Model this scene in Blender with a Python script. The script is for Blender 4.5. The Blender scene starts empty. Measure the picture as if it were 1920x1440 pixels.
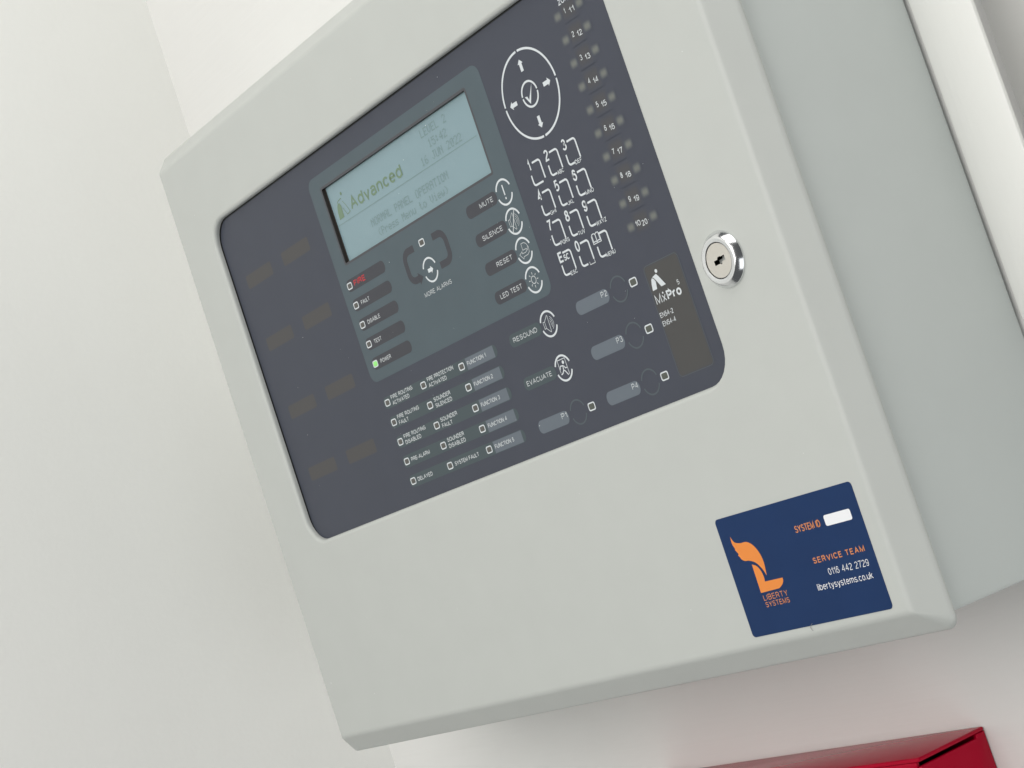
import bpy, bmesh, math, random
from mathutils import Vector, Matrix
random.seed(7)
MM = 0.001
scene = bpy.context.scene

# ------------------------------------------------------------------ camera
# panel coordinates are millimetres: X right, Y down, Z into the wall (Z = 0 is the door face)
def P(x, y, z=0.0):
    return Vector((x * MM, z * MM, -y * MM))

cam_data = bpy.data.cameras.new("camera")
cam = bpy.data.objects.new("camera", cam_data)
scene.collection.objects.link(cam)
scene.camera = cam
cam_data.sensor_width = 36.0
cam_data.lens = 69.08
cam_data.clip_start = 0.01
cam_data.clip_end = 50.0
right = P(0.54428078, 0.31768774, 0.77642317) / MM
down = P(-0.24828609, 0.94506045, -0.21263762) / MM
fwd = P(-0.80131919, -0.0770405, 0.59325569) / MM
cm = Matrix.Identity(4)
for i in range(3):
    cm[i][0] = right[i]; cm[i][1] = -down[i]; cm[i][2] = -fwd[i]
cm.translation = P(978.955, 227.328, -556.423)
cam.matrix_world = cm

# ------------------------------------------------------------------ light
world = bpy.data.worlds.new("World")
scene.world = world
world.use_nodes = True
bg = world.node_tree.nodes["Background"]
bg.inputs[0].default_value = (0.93, 0.97, 1.0, 1)
bg.inputs[1].default_value = 0.095

def area(name, loc, target, sx, sy, power, col):
    d = bpy.data.lights.new(name, 'AREA')
    d.shape = 'RECTANGLE'; d.size = sx; d.size_y = sy; d.energy = power; d.color = col
    o = bpy.data.objects.new(name, d)
    scene.collection.objects.link(o)
    o.location = loc
    o.rotation_euler = (Vector(target) - Vector(loc)).to_track_quat('-Z', 'Y').to_euler()
    return o
area("room_light", P(640, -160, -1600), P(250, 120, 0), 1.5, 1.4, 21.4, (1.0, 0.985, 0.945))
area("ceiling_light", P(880, -1350, -650), P(250, 60, 0), 1.5, 1.1, 13.4, (1.0, 0.985, 0.95))
area("window_light", P(1800, 1250, -500), P(250, 120, 0), 1.3, 1.2, 7.0, (0.96, 0.985, 1.0))

scene.view_settings.view_transform = 'Standard'
scene.view_settings.look = 'None'
scene.view_settings.exposure = 0.0
scene.view_settings.gamma = 1.0

# ------------------------------------------------------------------ materials
def lin(c):
    return tuple(((v / 255) / 12.92 if v / 255 <= 0.04045 else ((v / 255 + 0.055) / 1.055) ** 2.4) for v in c)

def mat(name, col, rough=0.5, metal=0.0, bump=None, mottle=0.0, mscale=30.0, ior=1.5, spec=0.5, coat=0.0):
    m = bpy.data.materials.new(name); m.use_nodes = True
    nt = m.node_tree; b = nt.nodes["Principled BSDF"]
    b.inputs["Base Color"].default_value = (*col, 1)
    b.inputs["Roughness"].default_value = rough
    b.inputs["Metallic"].default_value = metal
    b.inputs["IOR"].default_value = ior
    b.inputs["Specular IOR Level"].default_value = spec
    b.inputs["Coat Weight"].default_value = coat
    tc = nt.nodes.new("ShaderNodeTexCoord")
    if mottle:
        n = nt.nodes.new("ShaderNodeTexNoise"); n.inputs["Scale"].default_value = mscale; n.inputs["Detail"].default_value = 5
        mp = nt.nodes.new("ShaderNodeMapRange")
        mp.inputs["From Min"].default_value = 0.3; mp.inputs["From Max"].default_value = 0.7
        mp.inputs["To Min"].default_value = 1 - mottle; mp.inputs["To Max"].default_value = 1 + mottle
        mx = nt.nodes.new("ShaderNodeMix"); mx.data_type = 'RGBA'; mx.blend_type = 'MULTIPLY'
        mx.inputs["Factor"].default_value = 1.0
        mx.inputs["A"].default_value = (*col, 1)
        nt.links.new(tc.outputs["Object"], n.inputs["Vector"])
        nt.links.new(n.outputs["Fac"], mp.inputs["Value"])
        nt.links.new(mp.outputs["Result"], mx.inputs["B"])
        nt.links.new(mx.outputs["Result"], b.inputs["Base Color"])
    if bump:
        prev = None
        for scale, strength, dist, stretch in bump:
            mpn = nt.nodes.new("ShaderNodeMapping"); mpn.inputs["Scale"].default_value = stretch
            n = nt.nodes.new("ShaderNodeTexNoise"); n.inputs["Scale"].default_value = scale; n.inputs["Detail"].default_value = 4
            bp = nt.nodes.new("ShaderNodeBump"); bp.inputs["Strength"].default_value = strength; bp.inputs["Distance"].default_value = dist
            nt.links.new(tc.outputs["Object"], mpn.inputs["Vector"])
            nt.links.new(mpn.outputs["Vector"], n.inputs["Vector"])
            nt.links.new(n.outputs["Fac"], bp.inputs["Height"])
            if prev: nt.links.new(prev.outputs["Normal"], bp.inputs["Normal"])
            prev = bp
        nt.links.new(prev.outputs["Normal"], b.inputs["Normal"])
    return m

def soft_mat(name, base, inner, hx, hy, soft, rough=0.3, amount=1.0):
    """a shape of half size hx, hy (metres) seen diffusely through the tinted film: blends to the film's own colour at its rim"""
    m = mat(name, base, rough)
    nt = m.node_tree; b = nt.nodes["Principled BSDF"]
    tc = nt.nodes.new("ShaderNodeTexCoord"); sp = nt.nodes.new("ShaderNodeSeparateXYZ")
    nt.links.new(tc.outputs["Object"], sp.inputs[0])
    fs = []
    for out, h in (("X", hx), ("Z", hy)):
        a = nt.nodes.new("ShaderNodeMath"); a.operation = 'ABSOLUTE'
        nt.links.new(sp.outputs[out], a.inputs[0])
        r = nt.nodes.new("ShaderNodeMapRange"); r.interpolation_type = 'SMOOTHSTEP'
        r.inputs["From Min"].default_value = h - soft; r.inputs["From Max"].default_value = h
        r.inputs["To Min"].default_value = 1; r.inputs["To Max"].default_value = 0
        nt.links.new(a.outputs[0], r.inputs["Value"]); fs.append(r)
    mul = nt.nodes.new("ShaderNodeMath"); mul.operation = 'MULTIPLY'
    nt.links.new(fs[0].outputs["Result"], mul.inputs[0]); nt.links.new(fs[1].outputs["Result"], mul.inputs[1])
    m2 = nt.nodes.new("ShaderNodeMath"); m2.operation = 'MULTIPLY'; m2.inputs[1].default_value = amount
    nt.links.new(mul.outputs[0], m2.inputs[0])
    mx = nt.nodes.new("ShaderNodeMix"); mx.data_type = 'RGBA'
    mx.inputs["A"].default_value = (*base, 1); mx.inputs["B"].default_value = (*inner, 1)
    nt.links.new(m2.outputs[0], mx.inputs["Factor"]); nt.links.new(mx.outputs["Result"], b.inputs["Base Color"])
    return m

FILM = (0.037, 0.043, 0.065)
FR = 0.38
M = {
    'door': mat("light_grey_powder_coat", (0.490, 0.509, 0.490), 0.42, bump=[(800, 0.16, 0.0002, (1, 1, 1)), (180, 0.03, 0.001, (1, 1, 1))], mottle=0.012, mscale=40),
    'cabinet': mat("light_grey_cabinet_paint", (0.560, 0.597, 0.582), 0.40, bump=[(1500, 0.10, 0.0002, (1, 1, 1))], mottle=0.015, mscale=25),
    'gap_shade': mat("gap_shade_black", (0.006, 0.007, 0.008), 0.6),  # shade of the gap round the fascia, put into the colour
    'film': mat("dark_slate_film", FILM, FR, mottle=0.03, mscale=60),
    'teal': mat("grey_teal_print", (0.062, 0.090, 0.108), FR, mottle=0.03, mscale=60),
    'pill': mat("dark_slate_print", (0.036, 0.038, 0.050), FR),
    'bar': mat("dim_teal_print", (0.046, 0.068, 0.078), FR),
    'slip': mat("grey_label_slip", (0.112, 0.136, 0.166), FR),
    'faint': mat("faint_teal_print", (0.066, 0.086, 0.100), FR),
    'white': mat("white_print", (0.62, 0.66, 0.69), FR),
    'dim': mat("pale_grey_print", (0.52, 0.55, 0.57), FR),
    'red_ink': mat("red_print", (0.44, 0.02, 0.03), FR),
    'lens': mat("unlit_smoky_lens", (0.085, 0.082, 0.075), 0.35),
    'lens_dark': mat("unlit_green_grey_lens", (0.070, 0.078, 0.066), 0.35),
    'lcd': mat("lcd_glass", (0.215, 0.315, 0.352), 0.22, mottle=0.035, mscale=9),
    'lcd_ink': mat("lcd_dots", (0.180, 0.270, 0.280), 0.25),
    'lcd_bold': mat("lcd_solid_dots", (0.150, 0.230, 0.152), 0.25),
    'recess': mat("dark_brown_bezel", (0.035, 0.030, 0.027), 0.35),
    'frame_line': mat("display_border_print", (0.055, 0.056, 0.066), FR),
    'chrome': mat("polished_chrome", (0.80, 0.81, 0.82), 0.17, 1.0),
    'satin': mat("satin_chrome", (0.74, 0.755, 0.77), 0.22, 1.0),
    'barrel': mat("nickel_lock_barrel", (0.66, 0.635, 0.59), 0.36, 0.85),
    'black': mat("keyway_black", (0.003, 0.003, 0.003), 0.9, spec=0.05),
    'navy': mat("navy_vinyl", (0.0070, 0.030, 0.104), 0.5, spec=0.18, bump=[(1800, 0.04, 0.0001, (1, 1, 1))], mottle=0.04, mscale=50),
    'orange': mat("orange_print", (0.77, 0.240, 0.034), 0.42),
    'orange_thin': mat("dull_orange_print", (0.60, 0.215, 0.075), 0.42),
    'paper': mat("white_label", (0.82, 0.83, 0.86), 0.5),
    'wall': mat("white_emulsion_wall", (0.835, 0.84, 0.815), 0.75, bump=[(300, 0.32, 0.0006, (1, 1, 1)), (14, 0.10, 0.004, (1, 1, 1))], mottle=0.01, mscale=6),
    'wall_brushed': mat("white_brushed_wall", (0.765, 0.762, 0.748), 0.62, bump=[(260, 0.25, 0.0008, (0.06, 1, 1)), (260, 0.10, 0.0005, (1, 1, 1)), (10, 0.12, 0.004, (1, 1, 1))], mottle=0.01, mscale=6),
    'timber': mat("white_gloss_painted_timber", (0.88, 0.88, 0.85), 0.35, bump=[(420, 0.30, 0.0006, (1, 1, 0.03)), (120, 0.2, 0.001, (1, 1, 0.02))]),
    'red': mat("red_plastic", (0.42, 0.0004, 0.023), 0.2, spec=0.12),
    'speck': mat("pale_dust", (0.72, 0.74, 0.74), 0.7),
    'fibre': mat("grey_fibre", (0.25, 0.25, 0.27), 0.7),
    'clear': mat("pale_document_sleeve", (0.55, 0.50, 0.54), 0.2),
}
M['zone'] = soft_mat("zone_lamp_behind_film", FILM, (0.140, 0.150, 0.138), 0.0033, 0.0027, 0.0026, FR)
M['insert'] = soft_mat("smoky_insert_behind_film", FILM, (0.049, 0.049, 0.056), 0.0066, 0.0056, 0.004, FR)
M['slot'] = soft_mat("brown_label_window", FILM, (0.057, 0.054, 0.055), 0.0160, 0.0043, 0.0009, FR)
M['badge'] = soft_mat("brown_badge_window", FILM, (0.051, 0.050, 0.050), 0.0125, 0.026, 0.002, FR)
g = mat("lit_green_lens", (0.20, 0.50, 0.15), 0.35)
gb = g.node_tree.nodes["Principled BSDF"]
gb.inputs["Emission Color"].default_value = (0.30, 1.0, 0.16, 1); gb.inputs["Emission Strength"].default_value = 0.32
M['lens_green'] = g

# ------------------------------------------------------------------ object helpers
ORIGIN = {}
def empty(name, org, label, cat, group=None):
    o = bpy.data.objects.new(name, None); scene.collection.objects.link(o)
    o.location = P(*org); o.empty_display_size = 0.02
    ORIGIN[o.name] = Vector(P(*org))
    o['label'] = label; o['category'] = cat
    if group: o['group'] = group
    return o

def link(name, me, m, org, parent=None):
    """link mesh (already local, metres) as an object whose origin is at org (mm, panel coordinates)"""
    o = bpy.data.objects.new(name, me)
    scene.collection.objects.link(o)
    w = Vector(P(*org)); ORIGIN[o.name] = w
    if parent is not None:
        o.parent = parent
        o.location = w - ORIGIN[parent.name]
    else:
        o.location = w
    if m is not None and not me.materials:
        me.materials.append(m)
    return o

def mesh_from(verts, faces, name, smooth=False):
    me = bpy.data.meshes.new(name)
    me.from_pydata([P(*v) for v in verts], [], faces)
    me.update()
    if smooth:
        me.polygons.foreach_set("use_smooth", [True] * len(me.polygons))
    return me

def rr(x0, y0, x1, y1, r, n=6):
    pts = []
    for cx, cy, a in ((x1 - r, y0 + r, -90), (x1 - r, y1 - r, 0), (x0 + r, y1 - r, 90), (x0 + r, y0 + r, 180)):
        for k in range(n + 1):
            t = math.radians(a + 90 * k / n)
            pts.append((cx + r * math.cos(t), cy + r * math.sin(t)))
    return pts

def circ(cx, cy, r, n=40):
    return [(cx + r * math.cos(2 * math.pi * k / n), cy + r * math.sin(2 * math.pi * k / n)) for k in range(n)]

def flat(loops, z=0.0, name="flat", thick=0.0):
    """filled outline (first loop outer, others holes); faces look out of the wall; thick > 0 adds a body behind"""
    bm = bmesh.new(); es = []
    for lp in loops:
        vs = [bm.verts.new(P(x, y, z)) for x, y in lp]
        for i in range(len(vs)):
            es.append(bm.edges.new((vs[i], vs[(i + 1) % len(vs)])))
    bmesh.ops.triangle_fill(bm, use_beauty=True, use_dissolve=False, edges=es, normal=(0, -1, 0))
    for f in bm.faces:
        f.normal_update()
        if f.normal.y > 0: f.normal_flip()
    if thick:
        r = bmesh.ops.extrude_face_region(bm, geom=list(bm.faces))
        vs = [v for v in r['geom'] if isinstance(v, bmesh.types.BMVert)]
        bmesh.ops.translate(bm, verts=vs, vec=P(0, 0, thick))
        bmesh.ops.recalc_face_normals(bm, faces=bm.faces)
    me = bpy.data.meshes.new(name); bm.to_mesh(me); bm.free()
    return me

def ribbon(path, w, closed=False):
    """(verts, faces) of a constant-width stroke with mitred joints; 2D"""
    n = len(path); L = []; R = []
    for i in range(n):
        p = Vector(path[i])
        a = Vector(path[(i - 1) % n]) if (closed or i > 0) else None
        b = Vector(path[(i + 1) % n]) if (closed or i < n - 1) else None
        d0 = (p - a).normalized() if a is not None else None
        d1 = (b - p).normalized() if b is not None else None
        if d0 is None: d0 = d1
        if d1 is None: d1 = d0
        t = (d0 + d1)
        t = t.normalized() if t.length > 1e-6 else d0
        nrm = Vector((-t.y, t.x)); c = max(0.35, nrm.dot(Vector((-d0.y, d0.x))))
        L.append(p + nrm * (w / 2 / c)); R.append(p - nrm * (w / 2 / c))
    verts = [(v.x, v.y) for v in L] + [(v.x, v.y) for v in R]
    faces = []
    for i in range(n if closed else n - 1):
        j = (i + 1) % n
        faces.append((i, j, n + j, n + i))
    return verts, faces

def arcpts(cx, cy, r, a0, a1, n=20):
    return [(cx + r * math.cos(math.radians(a0 + (a1 - a0) * k / n)), cy + r * math.sin(math.radians(a0 + (a1 - a0) * k / n))) for k in range(n + 1)]

def strokes(lst, z=0.0, fills=(), name="strokes"):
    """several strokes (path, width, closed) and filled outlines as one flat mesh"""
    V = []; F = []
    for path, w, closed in lst:
        v, f = ribbon(path, w, closed); b = len(V); z -= 0.003     # crossing strokes lie one on the other
        V += [(x, y, z) for x, y in v]; F += [tuple(b + i for i in q) for q in f]
    for lp in fills:
        b = len(V); V += [(x, y, z) for x, y in lp]; F.append(tuple(range(b, b + len(lp))))
    me = mesh_from(V, F, name)
    bm = bmesh.new(); bm.from_mesh(me)
    for f in bm.faces:
        f.normal_update()
        if f.normal.y > 0: f.normal_flip()
    bm.to_mesh(me); bm.free()
    return me

def _arc(cx, cy, rx, ry, a0, a1, n=None):
    n = n or max(3, int(abs(a1 - a0) / 22))
    return [(cx + rx * math.cos(math.radians(a0 + (a1 - a0) * k / n)), cy + ry * math.sin(math.radians(a0 + (a1 - a0) * k / n))) for k in range(n + 1)]
_O = lambda cx, cy, rx, ry: _arc(cx, cy, rx, ry, 90, 450, 18)
# single-stroke grotesque letters: advance width, list of (centre line, closed); cap height 1, x-height 0.72
GL = {
 'A': (.66, [([(0, 0), (.33, 1), (.66, 0)], 0), ([(.12, .35), (.54, .35)], 0)]),
 'B': (.58, [([(0, 0), (0, 1), (.32, 1)] + _arc(.32, .76, .22, .24, 90, -90) + [(0, .52)], 0), ([(.32, .52)] + _arc(.32, .26, .26, .26, 90, -90) + [(0, 0)], 0)]),
 'C': (.64, [(_arc(.34, .5, .34, .5, 38, 322, 14), 0)]),
 'D': (.62, [([(0, 0), (0, 1), (.26, 1)] + _arc(.26, .5, .36, .5, 90, -90, 10) + [(0, 0)], 0)]),
 'E': (.52, [([(.52, 1), (0, 1), (0, 0), (.53, 0)], 0), ([(0, .52), (.47, .52)], 0)]),
 'F': (.50, [([(.50, 1), (0, 1), (0, 0)], 0), ([(0, .52), (.43, .52)], 0)]),
 'G': (.68, [(_arc(.34, .5, .34, .5, 40, 300, 13) + [(.66, .14), (.66, .48), (.36, .48)], 0)]),
 'H': (.60, [([(0, 0), (0, 1)], 0), ([(.60, 0), (.60, 1)], 0), ([(0, .52), (.60, .52)], 0)]),
 'I': (.0, [([(0, 0), (0, 1)], 0)]),
 'J': (.42, [([(.42, 1), (.42, .26)] + _arc(.21, .24, .21, .24, 0, -180), 0)]),
 'K': (.60, [([(0, 0), (0, 1)], 0), ([(.56, 1), (0, .38)], 0), ([(.19, .58), (.60, 0)], 0)]),
 'L': (.46, [([(0, 1), (0, 0), (.46, 0)], 0)]),
 'M': (.74, [([(0, 0), (0, 1), (.37, .06), (.74, 1), (.74, 0)], 0)]),
 'N': (.60, [([(0, 0), (0, 1), (.60, 0), (.60, 1)], 0)]),
 'O': (.70, [(_arc(.35, .5, .35, .5, 90, 432, 19), 1)]),
 'P': (.56, [([(0, 0), (0, 1), (.30, 1)] + _arc(.30, .73, .26, .27, 90, -90) + [(0, .46)], 0)]),
 'Q': (.70, [(_arc(.35, .5, .35, .5, 90, 432, 19), 1), ([(.44, .22), (.72, -.04)], 0)]),
 'R': (.60, [([(0, 0), (0, 1), (.32, 1)] + _arc(.32, .74, .25, .26, 90, -90) + [(0, .48)], 0), ([(.34, .48), (.52, .30), (.56, 0)], 0)]),
 'S': (.58, [(_arc(.29, .75, .25, .25, 20, 250, 10) + _arc(.29, .26, .29, .26, 80, -160, 11), 0)]),
 'T': (.58, [([(0, 1), (.58, 1)], 0), ([(.29, 1), (.29, 0)], 0)]),
 'U': (.60, [([(0, 1), (0, .30)] + _arc(.30, .30, .30, .30, 180, 360, 9) + [(.60, 1)], 0)]),
 'V': (.64, [([(0, 1), (.32, 0), (.64, 1)], 0)]),
 'W': (.92, [([(0, 1), (.22, 0), (.46, 1), (.70, 0), (.92, 1)], 0)]),
 'X': (.60, [([(0, 0), (.60, 1)], 0), ([(0, 1), (.60, 0)], 0)]),
 'Y': (.62, [([(0, 1), (.31, .44), (.62, 1)], 0), ([(.31, .44), (.31, 0)], 0)]),
 'Z': (.56, [([(0, 1), (.56, 1), (0, 0), (.58, 0)], 0)]),
 '0': (.50, [(_arc(.25, .5, .25, .5, 90, 432, 19), 1)]),
 '1': (.24, [([(0, .74), (.14, .80), (.24, 1), (.24, 0)], 0)]),
 '2': (.50, [(_arc(.25, .74, .24, .26, 165, -30, 9) + [(.10, .24), (.0, 0), (.50, 0)], 0)]),
 '3': (.50, [(_arc(.24, .76, .21, .24, 160, -80, 9) + _arc(.24, .27, .26, .27, 82, -165, 10), 0)]),
 '4': (.54, [([(.40, 0), (.40, 1), (0, .30), (.54, .30)], 0)]),
 '5': (.50, [([(.46, 1), (.09, 1), (.04, .54)] + _arc(.23, .32, .27, .32, 118, -140, 11), 0)]),
 '6': (.50, [(_arc(.26, .68, .23, .32, 20, 120, 5) + [(.01, .50)] + _arc(.25, .31, .25, .31, 180, 540, 15), 0)]),
 '7': (.50, [([(0, 1), (.50, 1), (.28, .52), (.17, 0)], 0)]),
 '8': (.50, [(_arc(.25, .77, .20, .23, 90, 430, 14), 1), (_arc(.25, .27, .25, .27, 90, 430, 15), 1)]),
 '9': (.50, [(_arc(.25, .69, .25, .31, 0, 360, 15) + [(.49, .50)] + _arc(.24, .32, .23, .32, -10, -160, 7), 0)]),
 '-': (.30, [([(0, .38), (.30, .38)], 0)]),
 '.': (.02, [([(0.01, 0), (0.01, .10)], 0)]),
 'a': (.48, [(_arc(.24, .52, .22, .20, 160, 20, 7) + [(.46, .10), (.50, 0)], 0), (_arc(.22, .20, .22, .20, 50, 330, 11), 0)]),
 'b': (.50, [([(0, 1), (0, 0)], 0), (_arc(.25, .36, .25, .36, 170, -170, 14), 0)]),
 'c': (.46, [(_arc(.25, .36, .25, .36, 42, 318, 12), 0)]),
 'd': (.50, [([(.50, 1), (.50, 0)], 0), (_arc(.25, .36, .25, .36, 10, 350, 14), 0)]),
 'e': (.50, [([(.02, .38), (.50, .38)] + _arc(.25, .36, .25, .36, 8, 315, 13), 0)]),
 'i': (.0, [([(0, 0), (0, .72)], 0), ([(0, .90), (0, 1.0)], 0)]),
 'k': (.46, [([(0, 0), (0, 1)], 0), ([(.42, .72), (0, .28)], 0), ([(.15, .42), (.46, 0)], 0)]),
 'l': (.0, [([(0, 0), (0, 1)], 0)]),
 'm': (.80, [([(0, 0), (0, .72)], 0), ([(0, .48)] + _arc(.20, .50, .20, .22, 180, 0, 7) + [(.40, 0)], 0), ([(.40, .48)] + _arc(.60, .50, .20, .22, 180, 0, 7) + [(.80, 0)], 0)]),
 'n': (.46, [([(0, 0), (0, .72)], 0), ([(0, .46)] + _arc(.23, .48, .23, .24, 180, 0, 7) + [(.46, 0)], 0)]),
 'o': (.50, [(_arc(.25, .36, .25, .36, 90, 430, 15), 1)]),
 'r': (.28, [([(0, 0), (0, .72)], 0), ([(0, .42)] + _arc(.26, .44, .26, .27, 180, 85, 5), 0)]),
 's': (.44, [(_arc(.22, .54, .19, .18, 25, 250, 9) + _arc(.22, .19, .22, .19, 75, -160, 10), 0)]),
 't': (.28, [([(.12, .92), (.12, .14), (.18, .02), (.28, .02)], 0), ([(0, .70), (.28, .70)], 0)]),
 'u': (.46, [([(.46, .72), (.46, 0)], 0), ([(0, .72), (0, .24)] + _arc(.23, .24, .23, .24, 180, 360, 7), 0)]),
 'v': (.48, [([(0, .72), (.24, 0), (.48, .72)], 0)]),
 'x': (.46, [([(0, 0), (.46, .72)], 0), ([(0, .72), (.46, 0)], 0)]),
 'y': (.48, [([(0, .72), (.25, .02)], 0), ([(.48, .72), (.22, -.18), (.04, -.24)], 0)]),
}
def text_mesh(s, width, cap, w=0.3, space=1.0):
    """lettering as flat strokes of width w mm; the line fills width x cap height (mm); origin at its left end on the base line"""
    x = 0.0; runs = []
    gap = 0.24 * space
    for k, ch in enumerate(s):
        if ch == ' ': x += 0.46; continue
        adv, st = GL[ch]
        runs += [([(x + a, b) for a, b in path], cl) for path, cl in st]
        x += adv + gap
    tot = x - gap
    h = cap - w
    sx = (width - w) / tot if tot > 0.05 else h
    out = [([(w / 2 + a * sx, -(w / 2 + b * h)) for a, b in path], w, bool(cl)) for path, cl in runs]
    return strokes(out, 0, [], "lettering")

def text(s, x, base, width, cap, m, z, parent, w=0.3, space=1.0, name="lettering"):
    return link(name, text_mesh(s, width, cap, w, space), m, (x, base, z), parent)

# ------------------------------------------------------------------ setting
def quadmesh(quads, name):
    V = []; F = []
    for q in quads:
        b = len(V); V += q; F.append(tuple(range(b, b + len(q))))
    return mesh_from(V, F, name)

WZ = 114.0
LW = -190.0
bw = quadmesh([
    [(LW, -1400, WZ), (LW, 1500, WZ), (434.6, 1500, WZ), (434.6, -1400, WZ)],
    [(434.6, 207, WZ), (434.6, 1500, WZ), (1100, 1500, WZ), (1100, 207, WZ)],
    [(434.6, -1400, 160), (434.6, 207, 160), (1100, 207, 160), (1100, -1400, 160)],
    [(434.6, 207, WZ), (1100, 207, WZ), (1100, 207, 160), (434.6, 207, 160)],
    [(434.6, -1400, WZ), (434.6, 207, WZ), (434.6, 207, 160), (434.6, -1400, 160)],
], "back_wall")
o = link("back_wall", bw, M['wall_brushed'], (0, 0, 0)); o['kind'] = 'structure'
o['label'] = "white painted wall behind the grey panel"
sw = quadmesh([[(LW, -1400, WZ), (LW, -1400, -1700), (LW, 1500, -1700), (LW, 1500, WZ)]], "side_wall")
o = link("side_wall", sw, M['wall'], (0, 0, 0)); o['kind'] = 'structure'
o['label'] = "white painted wall on the left meeting the wall behind the panel"

def box_bm(x0, y0, z0, x1, y1, z1, bev=0.0, seg=3):
    bm = bmesh.new()
    bmesh.ops.create_cube(bm, size=1)
    for v in bm.verts:
        v.co = P(x0 + (v.co.x + 0.5) * (x1 - x0), y0 + (0.5 - v.co.z) * (y1 - y0), z0 + (v.co.y + 0.5) * (z1 - z0))
    if bev:
        bmesh.ops.bevel(bm, geom=list(bm.edges), offset=bev * MM, segments=seg, profile=0.5, affect='EDGES')
    return bm
def bm_mesh(bm, name, smooth=False, ang=35):
    me = bpy.data.meshes.new(name); bm.to_mesh(me); bm.free()
    if smooth:
        me.polygons.foreach_set("use_smooth", [True] * len(me.polygons))
        me.set_sharp_from_angle(angle=math.radians(ang))
    return me

# painted timber strip beside the cabinet
ts = bm_mesh(box_bm(435.3, -600, 112.2, 466.0, 206.4, 114.6, 0.5), "timber_strip", True)
o = link("timber_strip", ts, M['timber'], (0, 0, 0))
o['label'] = "white painted timber strip running upright beside the grey cabinet"; o['category'] = "timber strip"

# ------------------------------------------------------------------ control panel
ROOT = (193.5, 307.0, 112.0)
panel = empty("control_panel", ROOT, "light grey wall mounted fire alarm panel with dark keypad fascia and display", "alarm panel")

def put(name, me, m, org=(0, 0, 0), parent=None):
    return link(name, me, m, org, parent if parent is not None else panel)

# cabinet
cb = bm_mesh(box_bm(-47, -53.5, 9.0, 434.0, 307.2, 111.6, 1.2, 3), "cabinet", True)
put("cabinet", cb, M['cabinet'])

# door: one folded sheet lofted through rounded-rectangle loops
def loft(loops, name, ang=60):
    V = []; F = []; n = len(loops[0][0])
    for pts, z in loops:
        V += [(x, y, z) for x, y in pts]
    for k in range(len(loops) - 1):
        for i in range(n):
            j = (i + 1) % n
            F.append((k * n + i, k * n + j, (k + 1) * n + j, (k + 1) * n + i))
    me = mesh_from(V, F, name, True)
    bm = bmesh.new(); bm.from_mesh(me)
    bmesh.ops.recalc_face_normals(bm, faces=bm.faces)
    # loops run from the rim inwards over the face: face normals must look out of the wall
    big = max(bm.faces, key=lambda f: f.calc_area())
    big.normal_update()
    if big.normal.y > 0:
        for f in bm.faces: f.normal_flip()
    bm.to_mesh(me); bm.free()
    return me

X0, X1, Y0, Y1 = -40.54, 427.52, -46.97, 302.26
def outer(d, r): return rr(X0 - d, Y0 - d, X1 + d, Y1 + d, max(0.2, r), 8)
BV = 10.9
prof = []
prof.append((outer(3.0, 1.0), 12.4))
prof.append((outer(BV - 1.0, 4.5), 12.4))
prof.append((outer(BV - 0.15, 5.2), 12.1))
prof.append((outer(BV, 5.4), 11.5))
prof.append((outer(BV - 0.25, 5.2), 10.6))
prof.append((outer(BV - 1.2, 4.8), BV - 1.2 - 0.02))
prof.append((outer(BV - 1.7, 4.5), BV - 1.7))
t = 1.9
q = t * math.cos(math.radians(45))
prof.append((outer(q + 0.5, 1.2), q + 0.5))
for k in range(0, 9):
    s = 1 - k / 8.0
    d = s * s * q + (1 - s) * (1 - s) * (-t)
    z = s * s * q
    prof.append((outer(d, 1.0), z))
prof.append((outer(-t - 0.6, 1.0), 0.0))
WX0, WX1, WY0, WY1 = -2.6, 374.2, -1.5, 191.4
def win(d, r): return rr(WX0 - d, WY0 - d, WX1 + d, WY1 + d, r, 8)
LR = 2.2
prof.append((win(LR + 0.8, 15 + LR), 0.0))
for k in range(0, 8):
    a = math.radians(90 * k / 7)
    prof.append((win(LR - LR * math.sin(a), 15 + LR - LR * math.sin(a)), LR - LR * math.cos(a)))
prof.append((win(0, 15), 3.4))
put("door", loft(prof, "door"), M['door'])

# black sheet painting the shade in the gap between door lip and fascia
put("gap_shade_sheet", flat([rr(-12, -12, 386, 204, 8), rr(-1.3, -0.6, 375.6, 192.2, 14)], 3.9, "gap_shade_sheet"), M['gap_shade'])

# fascia film with a hole for the display
DZ = 3.6
LX0, LY0, LX1, LY1 = 117.0, 18.3, 260.4, 59.6
fa = flat([rr(-1.3, -0.6, 375.6, 192.2, 14), rr(LX0, LY0, LX1, LY1, 0.6, 2)], DZ, "fascia")
fascia = put("fascia", fa, M['film'])
L1, L2, L3 = DZ - 0.03, DZ - 0.06, DZ - 0.09

su = flat([rr(105.2, 10.3, 275.6, 123.9, 5.5), rr(LX0 - 1.3, LY0 - 1.2, LX1 + 1.3, LY1 + 1.2, 1.4, 3)], L1, "surround")
put("surround", su, M['teal'], parent=fascia)
fl = flat([rr(LX0 - 1.3, LY0 - 1.2, LX1 + 1.3, LY1 + 1.2, 1.4, 3), rr(LX0, LY0, LX1, LY1, 0.6, 2)], L1, "border")
put("display_border", fl, M['frame_line'], parent=fascia)

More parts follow.
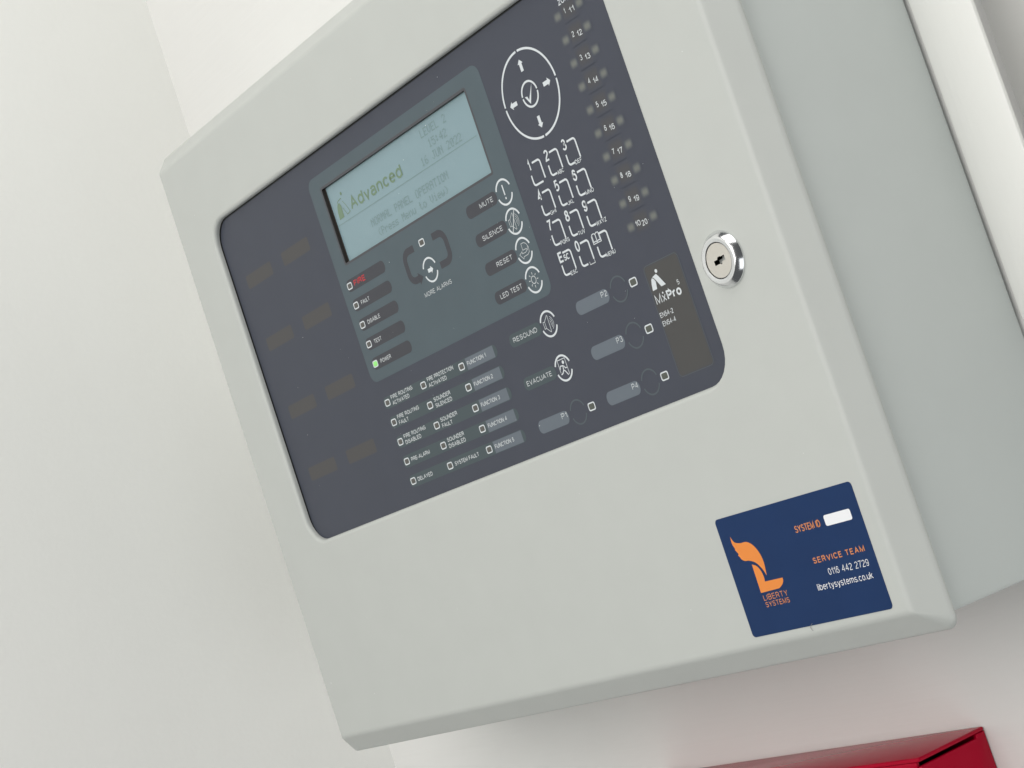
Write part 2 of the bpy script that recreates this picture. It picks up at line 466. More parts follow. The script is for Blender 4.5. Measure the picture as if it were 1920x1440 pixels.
# display: recess walls, glass and what it shows
SZ = 5.4
rec = quadmesh([
    [(LX0, LY0, DZ), (LX0, LY1, DZ), (LX0, LY1, SZ + 1), (LX0, LY0, SZ + 1)],
    [(LX1, LY0, DZ), (LX1, LY1, DZ), (LX1, LY1, SZ + 1), (LX1, LY0, SZ + 1)],
    [(LX0, LY0, DZ), (LX1, LY0, DZ), (LX1, LY0, SZ + 1), (LX0, LY0, SZ + 1)],
    [(LX0, LY1, DZ), (LX1, LY1, DZ), (LX1, LY1, SZ + 1), (LX0, LY1, SZ + 1)]], "recess")
screen = put("display", flat([rr(LX0 - 0.5, LY0 - 1, LX1 + 1, LY1 + 1, 0.5, 2)], SZ, "display"), M['lcd'])
put("display_recess", rec, M['recess'], parent=screen)
put("display_edge", flat([rr(LX0 - 0.4, LY0 - 0.9, LX1 + 0.9, LY1 + 0.9, 0.5, 2), rr(LX0 + 1.35, LY0 + 0.15, LX1 - 0.6, LY1 - 0.1, 0.3, 2)], SZ - 0.05, "display_edge"), M['recess'], parent=screen)

GLYPH = {
 'A': "01110 10001 10001 11111 10001 10001 10001", 'E': "11111 10000 10000 11110 10000 10000 11111", 'I': "01110 00100 00100 00100 00100 00100 01110",
 'J': "00111 00010 00010 00010 00010 10010 01100", 'L': "10000 10000 10000 10000 10000 10000 11111", 'M': "10001 11011 10101 10101 10001 10001 10001",
 'N': "10001 11001 10101 10011 10001 10001 10001", 'O': "01110 10001 10001 10001 10001 10001 01110", 'P': "11110 10001 10001 11110 10000 10000 10000",
 'R': "11110 10001 10001 11110 10100 10010 10001", 'T': "11111 00100 00100 00100 00100 00100 00100", 'U': "10001 10001 10001 10001 10001 10001 01110",
 'V': "10001 10001 10001 10001 10001 01010 00100", '0': "01110 10001 10011 10101 11001 10001 01110", '1': "00100 01100 00100 00100 00100 00100 01110",
 '2': "01110 10001 00001 00010 00100 01000 11111", '4': "00010 00110 01010 10010 11111 00010 00010", '5': "11111 10000 11110 00001 00001 10001 01110",
 '6': "00110 01000 10000 11110 10001 10001 01110", ':': "00000 01100 01100 00000 01100 01100 00000", '(': "00010 00100 01000 01000 01000 00100 00010",
 ')': "01000 00100 00010 00010 00010 00100 01000", 'r': "00000 00000 10110 11001 10000 10000 10000", 'e': "00000 00000 01110 10001 11111 10000 01110",
 's': "00000 00000 01111 10000 01110 00001 11110", 'n': "00000 00000 10110 11001 10001 10001 10001", 'u': "00000 00000 10001 10001 10001 10011 01101",
 't': "01000 01000 11100 01000 01000 01001 00110", 'o': "00000 00000 01110 10001 10001 10001 01110", 'i': "00100 00000 01100 00100 00100 00100 01110",
 'w': "00000 00000 10001 10001 10101 10101 01010"}
PX, PY = 0.578, 0.60
def dots(s, x, base, m, name="dot_lettering"):
    V = []; F = []
    for ci, ch in enumerate(s):
        if ch == ' ': continue
        for r, row in enumerate(GLYPH[ch].split()):
            for c, b in enumerate(row):
                if b == '1':
                    xx = (ci * 6 + c) * PX; yy = (r - 7) * PY; k = len(V)
                    V += [(xx, yy, 0), (xx, yy + PY * 0.93, 0), (xx + PX * 0.93, yy + PY * 0.93, 0), (xx + PX * 0.93, yy, 0)]
                    F.append((k, k + 1, k + 2, k + 3))
    return put(name, mesh_from(V, F, name), m, (x, base, SZ - 0.1), screen)
dots("LEVEL 2", 213.7, 25.6, M['lcd_ink'])
dots("15:42", 217.8, 31.9, M['lcd_ink'])
dots("16 JUN 2022", 207.2, 38.0, M['lcd_ink'])
dots("NORMAL PANEL OPERATION", 149.1, 50.3, M['lcd_ink'])
dots("(Press Menu to View)", 152.6, 56.5, M['lcd_ink'])
text("Advanced", 136.0, 36.5, 53.4, 6.9, M['lcd_bold'], SZ - 0.1, screen, 1.15)
put("dividing_line", flat([[(118.6, 39.6), (256.2, 39.6), (256.2, 40.05), (118.6, 40.05)]], SZ - 0.1, "dividing_line"), M['lcd_ink'], parent=screen)
lg = strokes([([(123.3, 28.9), (124.8, 28.0), (128.2, 27.5)], 0.45, False),
              ([(128.6, 29.3), (130.3, 31.6), (132.9, 36.3), (129.6, 36.9), (127.0, 32.5)], 0.35, False)], 0,
             [[(123.6, 29.2), (125.3, 29.3), (126.2, 31.0), (125.9, 37.2), (121.0, 37.4), (121.3, 33.4), (122.3, 30.6)],
              circ(129.4, 25.4, 0.9, 12)], "emblem")
put("emblem", lg, M['lcd_bold'], (1.3, 0, SZ - 0.1), screen)

# ---- printing on the fascia -------------------------------------------------
def pill(x0, x1, yc, h, m, name, parent=None, z=L2, r=None):
    me = flat([rr(x0 - (x0 + x1) / 2, -h / 2, x1 - (x0 + x1) / 2, h / 2, r if r else h / 2 * 0.92, 6)], 0, name)
    return put(name, me, m, ((x0 + x1) / 2, yc, z), parent)

def ring_mesh(w, h, r, s):
    return flat([rr(-w / 2, -h / 2, w / 2, h / 2, r, 4), rr(-w / 2 + s, -h / 2 + s, w / 2 - s, h / 2 - s, r - s * 0.6, 4)], 0, "indicator_ring", thick=0.05)
def lens_mesh(w, h, r, s):
    # a shallow domed lens inside the ring
    a = rr(-w / 2 + s, -h / 2 + s, w / 2 - s, h / 2 - s, r - s * 0.6, 4)
    b = rr(-w / 2 + s + 0.3, -h / 2 + s + 0.3, w / 2 - s - 0.3, h / 2 - s - 0.3, max(0.15, r - s), 4)
    V = [(x, y, 0.04) for x, y in a] + [(x, y, -0.06) for x, y in b]; n = len(a)
    F = [(i, (i + 1) % n, n + (i + 1) % n, n + i) for i in range(n)] + [tuple(range(n, 2 * n))]
    me = mesh_from(V, F, "lens", True)
    bm = bmesh.new(); bm.from_mesh(me); bmesh.ops.recalc_face_normals(bm, faces=bm.faces)
    f = max(bm.faces, key=lambda f: f.calc_area()); f.normal_update()
    if f.normal.y > 0:
        for q_ in bm.faces: q_.normal_flip()
    bm.to_mesh(me); bm.free()
    return me
RING = ring_mesh(5.0, 3.7, 1.05, 0.58); RING.materials.append(M['white'])
RINGW = ring_mesh(5.3, 3.9, 1.05, 0.58); RINGW.materials.append(M['white'])
LENS = {}
for k, m in (('a', 'lens'), ('g', 'lens_green')):
    LENS[k] = lens_mesh(5.0, 3.7, 1.05, 0.58); LENS[k].materials.append(M[m])
LENS['w'] = lens_mesh(5.3, 3.9, 1.05, 0.58); LENS['w'].materials.append(M['lens_dark'])
def led(x, y, kind='a', label=None):
    o = put("indicator_light", RINGW if kind == 'w' else RING, None, (x, y, L3))
    if label: o['label'] = label
    put("lens", LENS[kind], None, (x, y, L3), o)
    return o

# five status strips
for i, (s, w) in enumerate((("FIRE", 12.0), ("FAULT", 8.8), ("DISABLE", 13.2), ("TEST", 7.8), ("POWER", 10.9))):
    y = 71.35 + 10.86 * i
    st = pill(110.9, 151.2, y, 6.5, M['pill'], "status_strip")
    if i == 0: text(s, 118.5, y + 1.5, w, 3.1, M['red_ink'], L3, st, 0.62)
    else: text(s, 119.3, y + 1.15, w, 2.2, M['dim'], L3, st, 0.34)
    led(113.8, y, 'g' if i == 4 else 'a', "lit green indicator light" if i == 4 else None)

# more alarms: loop of two dark arrows round an indicator and a button
def bent(path, w): return ribbon(path, w)
la = [(180.3, 71.6)] + [(174.6, 71.6)] + arcpts(174.6, 76.6, 5.0, 270, 180, 6)[1:] + [(169.6, 82.0)] + arcpts(174.0, 82.4, 4.4, 180, 90, 6) + [(177.0, 86.8)]
ra = [(198.2, 71.6), (203.6, 71.6)] + arcpts(203.6, 76.6, 5.0, 270, 360, 6)[1:] + [(208.6, 81.6)] + arcpts(204.2, 81.9, 4.4, 0, 90, 6) + [(197.8, 86.3)]
put("loop_arrow", strokes([(la, 3.6, False)], 0, [[(176.8, 83.6), (181.0, 86.8), (176.8, 90.0)]], "loop_arrow"), M['pill'], (0, 0, L2), fascia)
put("loop_arrow", strokes([(ra, 3.6, False)], 0, [], "loop_arrow"), M['pill'], (0, 0, L2), fascia)
led(188.6, 71.2)
text("MORE ALARMS", 176.8, 96.9, 25.7, 2.3, M['dim'], L2, fascia, 0.30)

RINGARC = strokes([(arcpts(0, 0, 5.95, 180 + 19, 360 - 19, 24), 0.95, False), (arcpts(0, 0, 5.95, 19, 180 - 19, 24), 0.95, False)], 0, [], "button_ring")
RINGARC.materials.append(M['white'])
FAINTARC = strokes([(arcpts(0, 0, 5.7, 180 + 19, 360 - 19, 24), 0.75, False), (arcpts(0, 0, 5.7, 19, 180 - 19, 24), 0.75, False)], 0, [], "button_ring")
FAINTARC.materials.append(M['faint'])
def button(x, y, me=RINGARC):
    return put("push_button", me, None, (x, y, L3))
def arrow(dx, dy, L=5.4, w=2.0, hw=4.4, hl=2.2):
    """arrow polygons pointing along (dx, dy), centred on 0,0"""
    def tr(a, b): return (a * dx - b * dy, a * dy + b * dx)
    return [[tr(-L / 2, -w / 2), tr(L / 2 - hl, -w / 2), tr(L / 2 - hl, w / 2), tr(-L / 2, w / 2)],
            [tr(L / 2 - hl, -hw / 2), tr(L / 2, 0), tr(L / 2 - hl, hw / 2)]]
b = button(188.5, 85.5)
put("arrow_icon", strokes([], 0, arrow(1, 0, 4.8, 1.9, 3.8, 1.9), "arrow_icon"), M['white'], (188.6, 85.6, L3), b)

def speaker(slash):
    s = [([(-3.8, -1.6), (-2.5, -1.6), (-2.5, 1.6), (-3.8, 1.6)], 0.26, True),
         ([(-2.5, -1.6), (0.3, -4.0), (0.6, -3.8), (0.4, 3.8), (0.1, 4.0), (-2.5, 1.6)], 0.28, False)]
    for r, h in ((1.5, 50), (2.5, 56), (3.4, 62)):
        s.append((arcpts(0.5, 0.0, r, -h, h, 10), 0.22, False))
    if slash:
        s.append(([(2.8, -5.2), (-3.3, 4.9)], 0.60, False))
    return s
icons = {
    'mute': ([([(0.0, -3.5), (0.0, 1.5)], 0.85, False), ([(0, 2.5), (0, 3.5)], 0.9, False)], []),
    'silence': (speaker(True), []),
    'reset': ([([(-0.6, -3.4), (1.6, -3.4), (3.1, -2.5), (4.1, -0.6), (3.7, 1.7), (2.0, 2.6), (-1.2, 2.7), (-1.9, 3.6), (-4.0, 1.1), (-1.6, 0.1), (-1.7, 1.1), (0.9, 1.2), (2.8, 0.4), (2.1, -0.3), (-0.7, -0.3)], 0.30, True),
               ([(2.8, 0.4), (3.7, -1.2)], 0.28, False)], []),
    'lamp': ([(circ(0, 0, 1.75, 24), 0.42, True)] + [([(2.5 * math.cos(a), 2.5 * math.sin(a)), (3.7 * math.cos(a), 3.7 * math.sin(a))], 0.40, False) for a in [math.pi / 4 * k + 0.06 for k in range(8)]], []),
    'resound': (speaker(False), []),
    'exit': ([([(-3.0, 1.8), (-3.0, -4.2), (2.9, -4.2), (3.0, 3.8)], 0.34, False),
              ([(0.4, -1.1), (-1.9, -1.3), (-2.7, 0.1)], 0.50, False), ([(0.5, -1.0), (1.4, 0.3), (2.6, 0.3)], 0.50, False),
              ([(0.0, -1.0), (-0.4, 0.9), (0.6, 1.6), (2.1, 3.8)], 0.60, False), ([(-0.4, 0.9), (-1.6, 2.2), (-3.0, 2.6)], 0.60, False)],
             [circ(0.9, -2.6, 0.85, 14)]),
}
for yb, s, w, ic, m in ((70.9, "MUTE", 11.6, 'mute', 'pill'), (85.4, "SILENCE", 17.6, 'silence', 'pill'), (99.9, "RESET", 13.6, 'reset', 'pill'),
                        (114.4, "LED TEST", 18.8, 'lamp', 'pill'), (136.1, "RESOUND", 20.2, 'resound', 'bar'), (157.8, "EVACUATE", 21.0, 'exit', 'bar')):
    pl_ = pill(231.6, 258.3, yb - 0.05, 6.4, M[m], "button_strip")
    text(s, 254.9 - w, yb + 1.1, w, 2.4, M['dim'], L3, pl_, 0.34)
    b = button(264.7, yb)
    st, fi = icons[ic]
    put("icon", strokes(st, 0, fi, "icon"), M['white'] if ic in ('mute', 'exit', 'resound') else M['dim'], (264.7, yb, L3 - 0.02), b)

# five rows of routing indicators
rows = [(("FIRE ROUTING", 22.2), ("ACTIVATED", 17.3), ("FIRE PROTECTION", 25.4), ("ACTIVATED", 17.3), "FUNCTION 1"),
        (("FIRE ROUTING", 22.2), ("FAULT", 9.9), ("SOUNDER", 16.1), ("SILENCED", 16.0), "FUNCTION 2"),
        (("FIRE ROUTING", 22.2), ("DISABLED", 16.0), ("SOUNDER", 16.1), ("FAULT", 9.9), "FUNCTION 3"),
        (("PRE-ALARM", 18.8), None, ("SOUNDER", 16.1), ("DISABLED", 16.0), "FUNCTION 4"),
        (("DELAYED", 15.0), None, ("SYSTEM FAULT", 23.0), None, "FUNCTION 5")]
for i, (a1, a2, b1, b2, fn) in enumerate(rows):
    y = 136.35 + 10.83 * i
    bar = pill(109.4, 219.8, y, 6.4, M['bar'], "indicator_strip")
    put("label_slip", flat([[(192.0, y - 2.95), (217.0, y - 2.95), (217.0, y + 2.95), (192.0, y + 2.95)]], L3 + 0.015, "label_slip"), M['slip'], parent=bar)
    for x, t1, t2 in ((117.7, a1, a2), (154.9, b1, b2)):
        if t2:
            text(t1[0], x, y - 0.7, t1[1], 2.15, M['dim'], L3, bar, 0.38)
            text(t2[0], x, y + 2.45, t2[1], 2.15, M['dim'], L3, bar, 0.38)
        else:
            text(t1[0], x, y + 1.05, t1[1], 2.15, M['dim'], L3, bar, 0.38)
    text(fn, 192.9, y + 0.9, 17.0, 2.15, M['dim'], L3 - 0.025, bar, 0.38)
    for x in (113.1, 150.2, 187.4): led(x, y - 0.05)

# programmable buttons
for s, x0, x1, xc, xl, y in (("P1", 231.8, 256.7, 264.7, 275.3, 179.3), ("P2", 287.4, 312.5, 320.3, 330.8, 135.9), ("P3", 287.4, 312.5, 320.2, 330.7, 157.5), ("P4", 287.4, 312.3, 320.1, 330.4, 179.2)):
    pl_ = pill(x0, x1, y + 0.1, 6.4, M['slip'], "label_pocket")
    text(s, x1 - 5.4, y + 0.4, 4.5, 2.7, M['dim'], L3, pl_, 0.34)
    button(xc, y, FAINTARC)
    led(xl, y, 'w')

# navigation ring
nr = []
for a in (0, 90, 180, 270):
    nr.append((arcpts(0, 0, 20.35, a + 1.6, a + 88.4, 28), 1.05, False))
nav = put("navigation_pad", strokes(nr, 0, [], "navigation_pad"), M['white'], (306.0, 37.9, L3))
put("centre_ring", strokes([(arcpts(0, 0, 5.8, 184, 356, 28), 0.95, False), (arcpts(0, 0, 5.8, 4, 176, 28), 0.95, False)], 0, [], "centre_ring"), M['white'], (305.6, 37.9, L3), nav)
put("tick", strokes([], 0, [[(-4.0, 0.2), (-2.2, 0.5), (-1.6, 2.4), (3.6, -3.9), (-1.3, 4.4)]], "tick"), M['white'], (305.4, 37.8, L3), nav)
for (x, y), (dx, dy) in (((305.9, 24.3), (0, -1)), ((319.2, 37.8), (1, 0)), ((292.0, 38.2), (-1, 0)), ((306.0, 51.5), (0, 1))):
    put("arrow", strokes([], 0, arrow(dx, dy, 5.6, 2.0, 4.0, 2.0), "arrow"), M['white'], (x, y, L3), nav)

# number keys
def keymesh(end):
    c = 1.5
    top = [(3.7, 0.45)] + [(10 - 0.45 - c, 0.45)] + arcpts(10 - 0.45 - c, 0.45 + c, c, 270, 360, 5)[1:] + [(9.55, 9.6)]
    bot = [(0.45, 5.5), (0.45, 11.0 - 0.45 - c)] + arcpts(0.45 + c, 11 - 0.45 - c, c, 180, 90, 5)[1:] + [(end, 10.55)]
    return strokes([(top, 0.92, False), (bot, 0.92, False)], 0, [], "number_key")
KEY = keymesh(7.5); KEY.materials.append(M['white'])
KEYL = keymesh(4.6); KEYL.materials.append(M['white'])
letters = {'2': "ABC", '3': "DEF", '4': "GHI", '5': "JKL", '6': "MNO", '7': "PQRS", '8': "TUV", '9': "WXYZ", 'Esc': "ESC", 'Menu': "MENU"}
lw = {'2': 5.0, '3': 5.0, '4': 4.6, '5': 4.6, '6': 6.0, '7': 7.0, '8': 5.2, '9': 7.6, 'Esc': 5.2, 'Menu': 6.8}
for i, k in enumerate(('1', '2', '3', '4', '5', '6', '7', '8', '9', 'Esc', '0', 'Menu')):
    x = 287.3 + 13.95 * (i % 3); y = 65.5 + 14.53 * (i // 3)
    ko = put("number_key" if k.isdigit() else "function_key", KEY if k == "1" else KEYL, None, (x, y, L3))
    if k.isdigit():
        w = 1.7 if k == '1' else 3.1
        text(k, x - 0.15 + (0.4 if k == '1' else -0.1), y + 3.6, w, 5.2, M['white'], L3 - 0.025, ko, 0.85)
    elif k == 'Esc':
        text("E", x - 0.2, y + 4.4, 3.4, 5.0, M['white'], L3 - 0.025, ko, 0.95)
        text("SC", x + 3.5, y + 4.4, 4.2, 2.9, M['white'], L3 - 0.025, ko, 0.52)
    else:
        bk = []
        for sgn in (-1, 1):
            bk.append(([(0, -2.0), (sgn * 1.0, -2.5), (sgn * 2.4, -2.3), (sgn * 2.4, 1.2), (sgn * 1.0, 1.0), (0, 1.5)], 0.42, False))
        bk.append(([(0, -2.0), (0, 1.6)], 0.5, False))
        bk.append(([(-2.9, -1.8), (-2.9, 2.0), (2.9, 2.0), (2.9, -1.8)], 0.4, False))
        put("book_icon", strokes(bk, 0, [], "book_icon"), M['white'], (x + 1.6, y + 1.9, L3 - 0.025), ko)
    if k in letters:
        text(letters[k], x + 5.0 - (0.6 if k == 'Menu' else 0.2), y + 11.7, lw[k], 1.95, M['white'], L3 - 0.025, ko, 0.30)
    if k == '0':
        put("space_mark", strokes([([(6.0, 9.9), (6.0, 11.3), (9.7, 11.3), (9.7, 9.9)], 0.35, False)], 0, [], "space_mark"), M['dim'], (x, y, L3 - 0.025), ko)

# zone indicators
ZQ = flat([rr(-3.3, -2.7, 3.3, 2.7, 1.0, 3)], 0, "zone_light"); ZQ.materials.append(M['zone'])
IQ = flat([rr(-6.6, -5.6, 6.6, 5.6, 1.5, 3)], 0, "zone_insert"); IQ.materials.append(M['insert'])
for i in range(10):
    y = 15.65 + 10.92 * i
    put("zone_light", ZQ, None, (340.5 + 0.08 * i, y, L2)); put("zone_light", ZQ, None, (356.6 + 0.07 * i, y, L2))
    put("zone_insert", IQ, None, (348.7, y - 0.6, L1), fascia)
    a, b_ = str(i + 1), str(i + 11)
    text(a, 346.3 - (0.65 if len(a) == 1 else 1.7), y + 0.75, 1.5 if a != '1' else 0.8, 2.5, M['white'], L3, fascia, 0.34) if len(a) == 1 else text(a, 344.6, y + 1.0, 3.5, 2.5, M['white'], L3, fascia, 0.34)
    text(b_, 348.9, y + 1.9, 3.6, 2.5, M['white'], L3, fascia, 0.34)
text("ZONE", 343.6, 11.7, 9.0, 2.5, M['white'], L3, fascia, 0.42)

# brown label windows at the left and the badge
SLQ = flat([rr(-16, -4.3, 16, 4.3, 2.8, 6)], 0, "label_window"); SLQ.materials.append(M['slot'])
for x in (28.4, 72.9):
    for y in (38.8, 76.3, 117.0, 153.9):
        put("label_window", SLQ, None, (x, y, L1))
badge = put("badge_window", flat([rr(-12.5, -26, 12.5, 26, 2.5, 5)], 0, "badge_window"), M['badge'], (351.6, 157.3, L1))
put("badge_edge", strokes([(rr(-11.9, -25.2, 11.9, 25.2, 2.5, 5), 0.25, True)], 0, [], "badge_edge"), M['faint'], (351.6, 157.3, L2), badge)
em = strokes([], 0, [circ(347.3, 135.9, 0.85, 16),
     [(343.6, 137.7), (346.6, 137.0), (347.7, 138.3), (350.6, 142.9), (347.5, 143.0), (345.4, 139.6), (344.5, 138.3)],
     [(343.2, 138.0), (344.3, 138.6), (345.0, 140.0), (344.3, 143.2), (341.3, 143.3), (341.8, 140.6), (342.5, 138.7)]], "emblem")
put("emblem", em, M['white'], (0, 0, L3), badge)
text("Mx", 341.0, 149.6, 7.2, 4.2, M['white'], L3, badge, 0.42)
text("Pro", 348.9, 149.7, 9.8, 4.2, M['white'], L3, badge, 0.85)
put("dot", flat([circ(346.9, 145.7, 0.45, 12)], L3, "dot"), M['white'], parent=badge)
text("5", 357.6, 145.4, 1.6, 2.2, M['dim'], L3, badge, 0.32)
text("EN54-2", 340.5, 155.5, 9.1, 2.2, M['white'], L3, badge, 0.29)
text("EN54-4", 340.4, 159.3, 9.1, 2.2, M['white'], L3, badge, 0.29)

# lock
def lathe(prof_, name, n=64, ang=30):
    V = []; F = []
    for r, z in prof_:
        for k in range(n):
            a = 2 * math.pi * k / n
            V.append((r * math.cos(a), r * math.sin(a), z))
    for i in range(len(prof_) - 1):
        for k in range(n):
            j = (k + 1) % n
            F.append((i * n + k, i * n + j, (i + 1) * n + j, (i + 1) * n + k))
    if prof_[-1][0] < 5: F.append(tuple((len(prof_) - 1) * n + k for k in range(n)))
    me = mesh_from(V, F, name, True)
    bm = bmesh.new(); bm.from_mesh(me); bmesh.ops.recalc_face_normals(bm, faces=bm.faces)
    bm.to_mesh(me); bm.free()
    me.set_sharp_from_angle(angle=math.radians(ang))
    return me
LKX, LKY = 393.3, 144.5
lock = put("lock", lathe([(12.0, 0.3), (12.1, -0.4), (11.9, -0.9), (9.95, -3.2), (9.6, -3.4), (9.2, -3.42)], "lock_collar"), M['chrome'], (LKX, LKY, 0))
put("rim", lathe([(9.2, -3.42), (7.75, -3.3), (7.55, -2.6), (7.5, -1.5)], "lock_rim"), M['satin'], (LKX, LKY, 0), lock)
def barrel():
    slot = [(-3.2, -0.5), (-1.1, -0.6), (-0.8, -1.3), (0.6, -1.5), (1.0, -1.2), (3.1, -1.3), (3.2, 0.6), (1.2, 0.7), (0.9, 1.5), (0.1, 1.6), (-0.2, 1.2), (-3.1, 1.3)]
    slot = [(x * 1.08 + 0.5, y * 1.12 + 0.1) for x, y in slot]
    me = flat([circ(0, 0, 7.3, 48), slot], -3.0, "lock_barrel")
    return me, slot
bme, slot = barrel()
put("barrel", bme, M['barrel'], (LKX, LKY, 0), lock)
V = [(x, y, -3.0) for x, y in slot] + [(x, y, 2.0) for x, y in slot]; n = len(slot)
kw = mesh_from(V, [(i, (i + 1) % n, n + (i + 1) % n, n + i) for i in range(n)] + [tuple(range(n, 2 * n))], "keyway")
put("keyway", kw, M['black'], (LKX, LKY, 0), lock)
put("barrel_gap", flat([circ(0, 0, 7.6, 48), circ(0, 0, 7.3, 48)], -2.2, "barrel_gap"), M['black'], (LKX, LKY, 0), lock)

# dust on the panel
V = []; F = []
def speck(x, y, z, r):
    n = random.randint(5, 7); b = len(V); ph = random.random() * 6; el = random.uniform(0.6, 1.0)
    for k in range(n):
        a = ph + 2 * math.pi * k / n
        V.append((x + r * math.cos(a), y + r * el * math.sin(a), z))
    V.append((x, y, z - 0.12)); c = len(V) - 1
    for k in range(n): F.append((b + k, c, b + (k + 1) % n))
for _ in range(34):
    speck(random.uniform(2, 370), random.uniform(3, 188), L3 - 0.05, random.choice((0.10, 0.12, 0.15, 0.18, 0.24)))
for x, y, r in ((-14.6, -12.6, 0.35), (366.8, 14.6, 0.3), (-32, 270, 0.4), (12, 282, 0.35), (30, 240, 0.25), (300, 280, 0.25), (180, -20, 0.25), (410, 60, 0.25), (400, 230, 0.2), (120, 250, 0.25), (250, 215, 0.2)):
    speck(x, y, -0.03 if y > 192 or y < -2 or x > 376 or x < -3 else L3 - 0.05, r)
d = put("dust", mesh_from(V, F, "dust"), M['speck'])
d['kind'] = 'stuff'

# ------------------------------------------------------------------ service sticker
SA = 0.00941
SX, SY = 334.63, 245.30
sticker = empty("service_sticker", (SX, SY, 0), "navy blue service sticker with orange flame emblem on panel door", "sticker")
sticker.rotation_euler.y = SA
def sput(name, me, m, org=(0, 0, 0), parent=None):
    o = link(name, me, m, (SX + org[0], SY + org[1], org[2]), parent if parent else sticker)
    return o
card = sput("card", flat([rr(0, 0, 85.2, 52.8, 1.9, 6)], -0.16, "card", thick=0.14), M['navy'])
ZS = -0.2
def stext(s, x, base, w, cap, m, bold=0.3, space=1.0):
    me = text_mesh(s, w, cap, bold, space)
    return sput("lettering", me, m, (x, base, ZS), card)
sput("write_on_box", flat([rr(64.4, 10.35, 79.9, 14.85, 0.9, 4)], ZS, "write_on_box"), M['paper'], parent=card)
stext("SYSTEM ID", 46.1, 14.4, 15.4, 3.0, M['orange_thin'], 0.46)
stext("SERVICE TEAM", 50.4, 28.35, 30.4, 2.5, M['orange_thin'], 0.44, 1.5)
stext("0116 442 2729", 56.9, 34.25, 23.6, 2.85, M['paper'], 0.26)
stext("libertysystems.co.uk", 47.9, 39.5, 32.6, 2.9, M['paper'], 0.29)
stext("LIBERTY", 14.3, 38.45, 15.4, 2.5, M['orange_thin'], 0.30, 1.2)
stext("SYSTEMS", 14.35, 41.4, 15.2, 2.3, M['orange_thin'], 0.30, 1.2)
def smooth_loop(pts, n=4, corners=()):
    out = []; N = len(pts)
    for i in range(N):
        p0, p1, p2, p3 = (Vector(pts[(i + k) % N]) for k in (-1, 0, 1, 2))
        if i in corners: p0 = p1
        if (i + 1) % N in corners: p3 = p2
        for k in range(n):
            u = k / n
            v = 0.5 * ((2 * p1) + (p2 - p0) * u + (2 * p0 - 5 * p1 + 4 * p2 - p3) * u * u + (3 * p1 - p0 - 3 * p2 + p3) * u ** 3)
            out.append((v.x, v.y))
    return out
flame = [(6.5, 8.6), (7.9, 11.3), (11.3, 12.3), (15.4, 12.5), (18.7, 14.6), (20.9, 18.2), (21.7, 22.6), (20.8, 28.3), (19.6, 25.3), (17.0, 22.1), (13.5, 20.5), (10.6, 20.1), (8.9, 19.1), (8.5, 18.2), (7.6, 17.2), (8.2, 16.6), (6.7, 14.4), (7.2, 14.3), (6.2, 11.6)]
ell = [(14.1, 22.3), (16.6, 23.4), (18.2, 25.7), (18.8, 28.4), (18.5, 30.6), (29.7, 30.7), (29.5, 32.0), (28.3, 33.4), (25.8, 34.7), (13.9, 34.9)]
sput("flame_emblem", flat([smooth_loop(flame, 4, (0, 7, 13, 14, 15, 16, 17))], ZS, "flame_emblem"), M['orange'], parent=card)
sput("flame_emblem", flat([smooth_loop(ell, 4, (0, 4, 5, 8, 9))], ZS, "flame_emblem"), M['orange'], parent=card)

# loose fibre under the sticker
fp = [(372.2, 297.6, -0.2), (371.0, 298.2, -0.35), (370.4, 299.0, -0.3), (370.7, 300.0, -0.3), (371.2, 300.6, -0.2)]
cu = bpy.data.curves.new("fibre", 'CURVE'); cu.dimensions = '3D'; cu.bevel_depth = 0.00009; cu.bevel_resolution = 1
sp = cu.splines.new('NURBS'); sp.points.add(len(fp) - 1); sp.use_endpoint_u = True; sp.order_u = 3
for i, v in enumerate(fp): sp.points[i].co = (*P(v[0] - fp[0][0], v[1] - fp[0][1], v[2]), 1)
fo = bpy.data.objects.new("fibre_source", cu); scene.collection.objects.link(fo)
bpy.context.view_layer.update()
me = bpy.data.meshes.new_from_object(fo.evaluated_get(bpy.context.evaluated_depsgraph_get()))
bpy.data.objects.remove(fo)
me.materials.clear()
o = link("fibre", me, M['fibre'], (fp[0][0], fp[0][1], 0))
o['label'] = "tiny curled grey fibre stuck below the navy sticker"; o['category'] = "fibre"

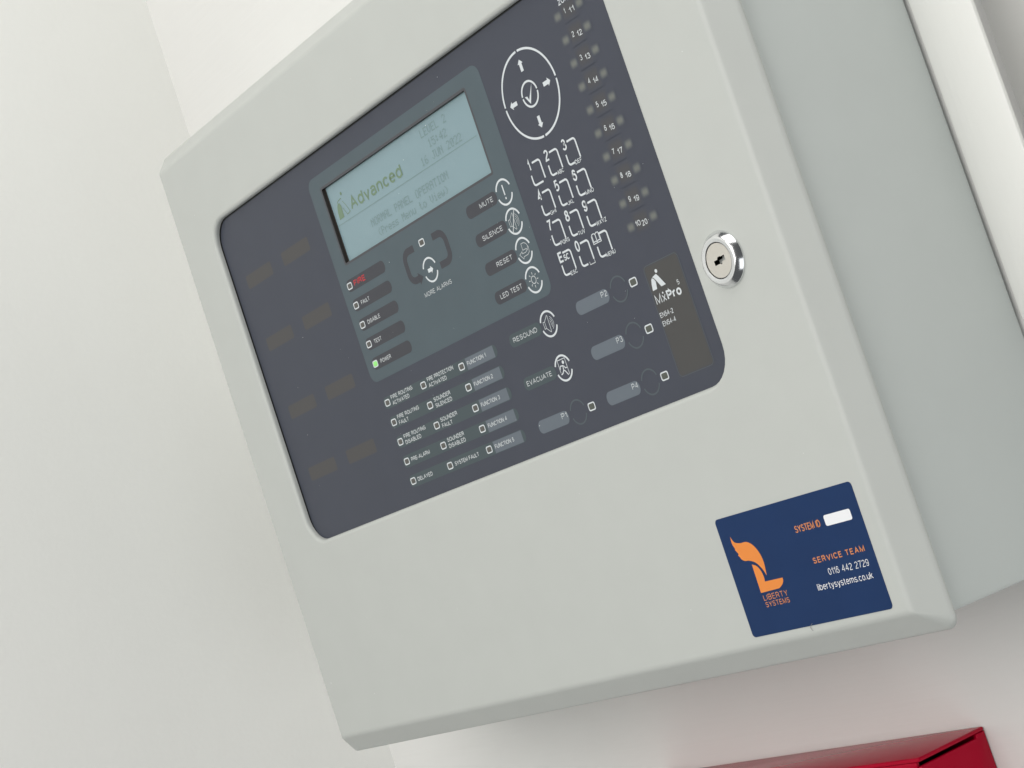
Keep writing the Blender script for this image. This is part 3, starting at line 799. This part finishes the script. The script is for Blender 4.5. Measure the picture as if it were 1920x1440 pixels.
# ------------------------------------------------------------------ red document box below
RX0, RX1, RY, RZ = 95.0, 334.4, 374.9, 68.0
rb = empty("document_box", (215, 420, WZ), "red plastic document box on the wall below the panel", "document box")
put("lid", bm_mesh(box_bm(RX0, RY, RZ, RX1, RY + 2.0, WZ - 0.4, 0.8, 3), "lid", True), M['red'], parent=rb)
put("front_lip", bm_mesh(box_bm(RX0, RY + 2.02, RZ + 0.3, RX1 - 2.6, RY + 4.8, RZ + 2.3, 0.5, 2), "front_lip", True), M['red'], parent=rb)
def side_panel(x0, x1):
    # outline in depth and height: a slot under the lid closed by a tab at the wall end
    o_ = [(RZ + 0.2, RY + 120), (RZ + 0.2, RY + 5.2), (RZ + 0.7, RY + 4.2), (RZ + 1.8, RY + 3.9), (WZ - 7.4, RY + 3.9), (WZ - 6.6, RY + 3.5), (WZ - 6.2, RY + 2.1), (WZ - 0.4, RY + 2.1), (WZ - 0.4, RY + 120)]
    n_ = len(o_)
    V = [(x0, y, z) for z, y in o_] + [(x1, y, z) for z, y in o_]
    F = [tuple(range(n_)), tuple(range(2 * n_ - 1, n_ - 1, -1))] + [(i_, n_ + i_, n_ + (i_ + 1) % n_, (i_ + 1) % n_) for i_ in range(n_)]
    me = mesh_from(V, F, "side_panel")
    bm = bmesh.new(); bm.from_mesh(me)
    bmesh.ops.recalc_face_normals(bm, faces=bm.faces)
    bmesh.ops.bevel(bm, geom=[e for e in bm.edges if abs(e.verts[0].co.x - e.verts[1].co.x) < 1e-6], offset=0.0005, segments=2, profile=0.5, affect='EDGES')
    bm.to_mesh(me); bm.free()
    me.polygons.foreach_set("use_smooth", [True] * len(me.polygons)); me.set_sharp_from_angle(angle=math.radians(35))
    return me
put("side_panel", side_panel(RX1 - 2.3, RX1 - 0.1), M['red'], parent=rb)
put("side_panel", side_panel(RX0, RX0 + 2.5), M['red'], parent=rb)
put("back_panel", bm_mesh(box_bm(RX0 + 2.6, RY + 2.1, WZ - 2.6, RX1 - 2.5, RY + 118, WZ - 0.4), "back_panel"), M['red'], parent=rb)
put("base", bm_mesh(box_bm(RX0 + 2.6, RY + 117.8, RZ + 0.3, RX1 - 2.5, RY + 120, WZ - 2.7), "base"), M['red'], parent=rb)
put("front_frame", flat([rr(RX0 + 2.6, RY + 4.9, RX1 - 2.4, RY + 119.5, 3), rr(RX0 + 9, RY + 7.2, RX1 - 11, RY + 108, 4)], RZ + 0.6, "front_frame", thick=2.0), M['red'], parent=rb)
put("window", flat([rr(RX0 + 7, RY + 6.0, RX1 - 9, RY + 110, 4)], RZ + 2.8, "window", thick=1.0), M['clear'], parent=rb)
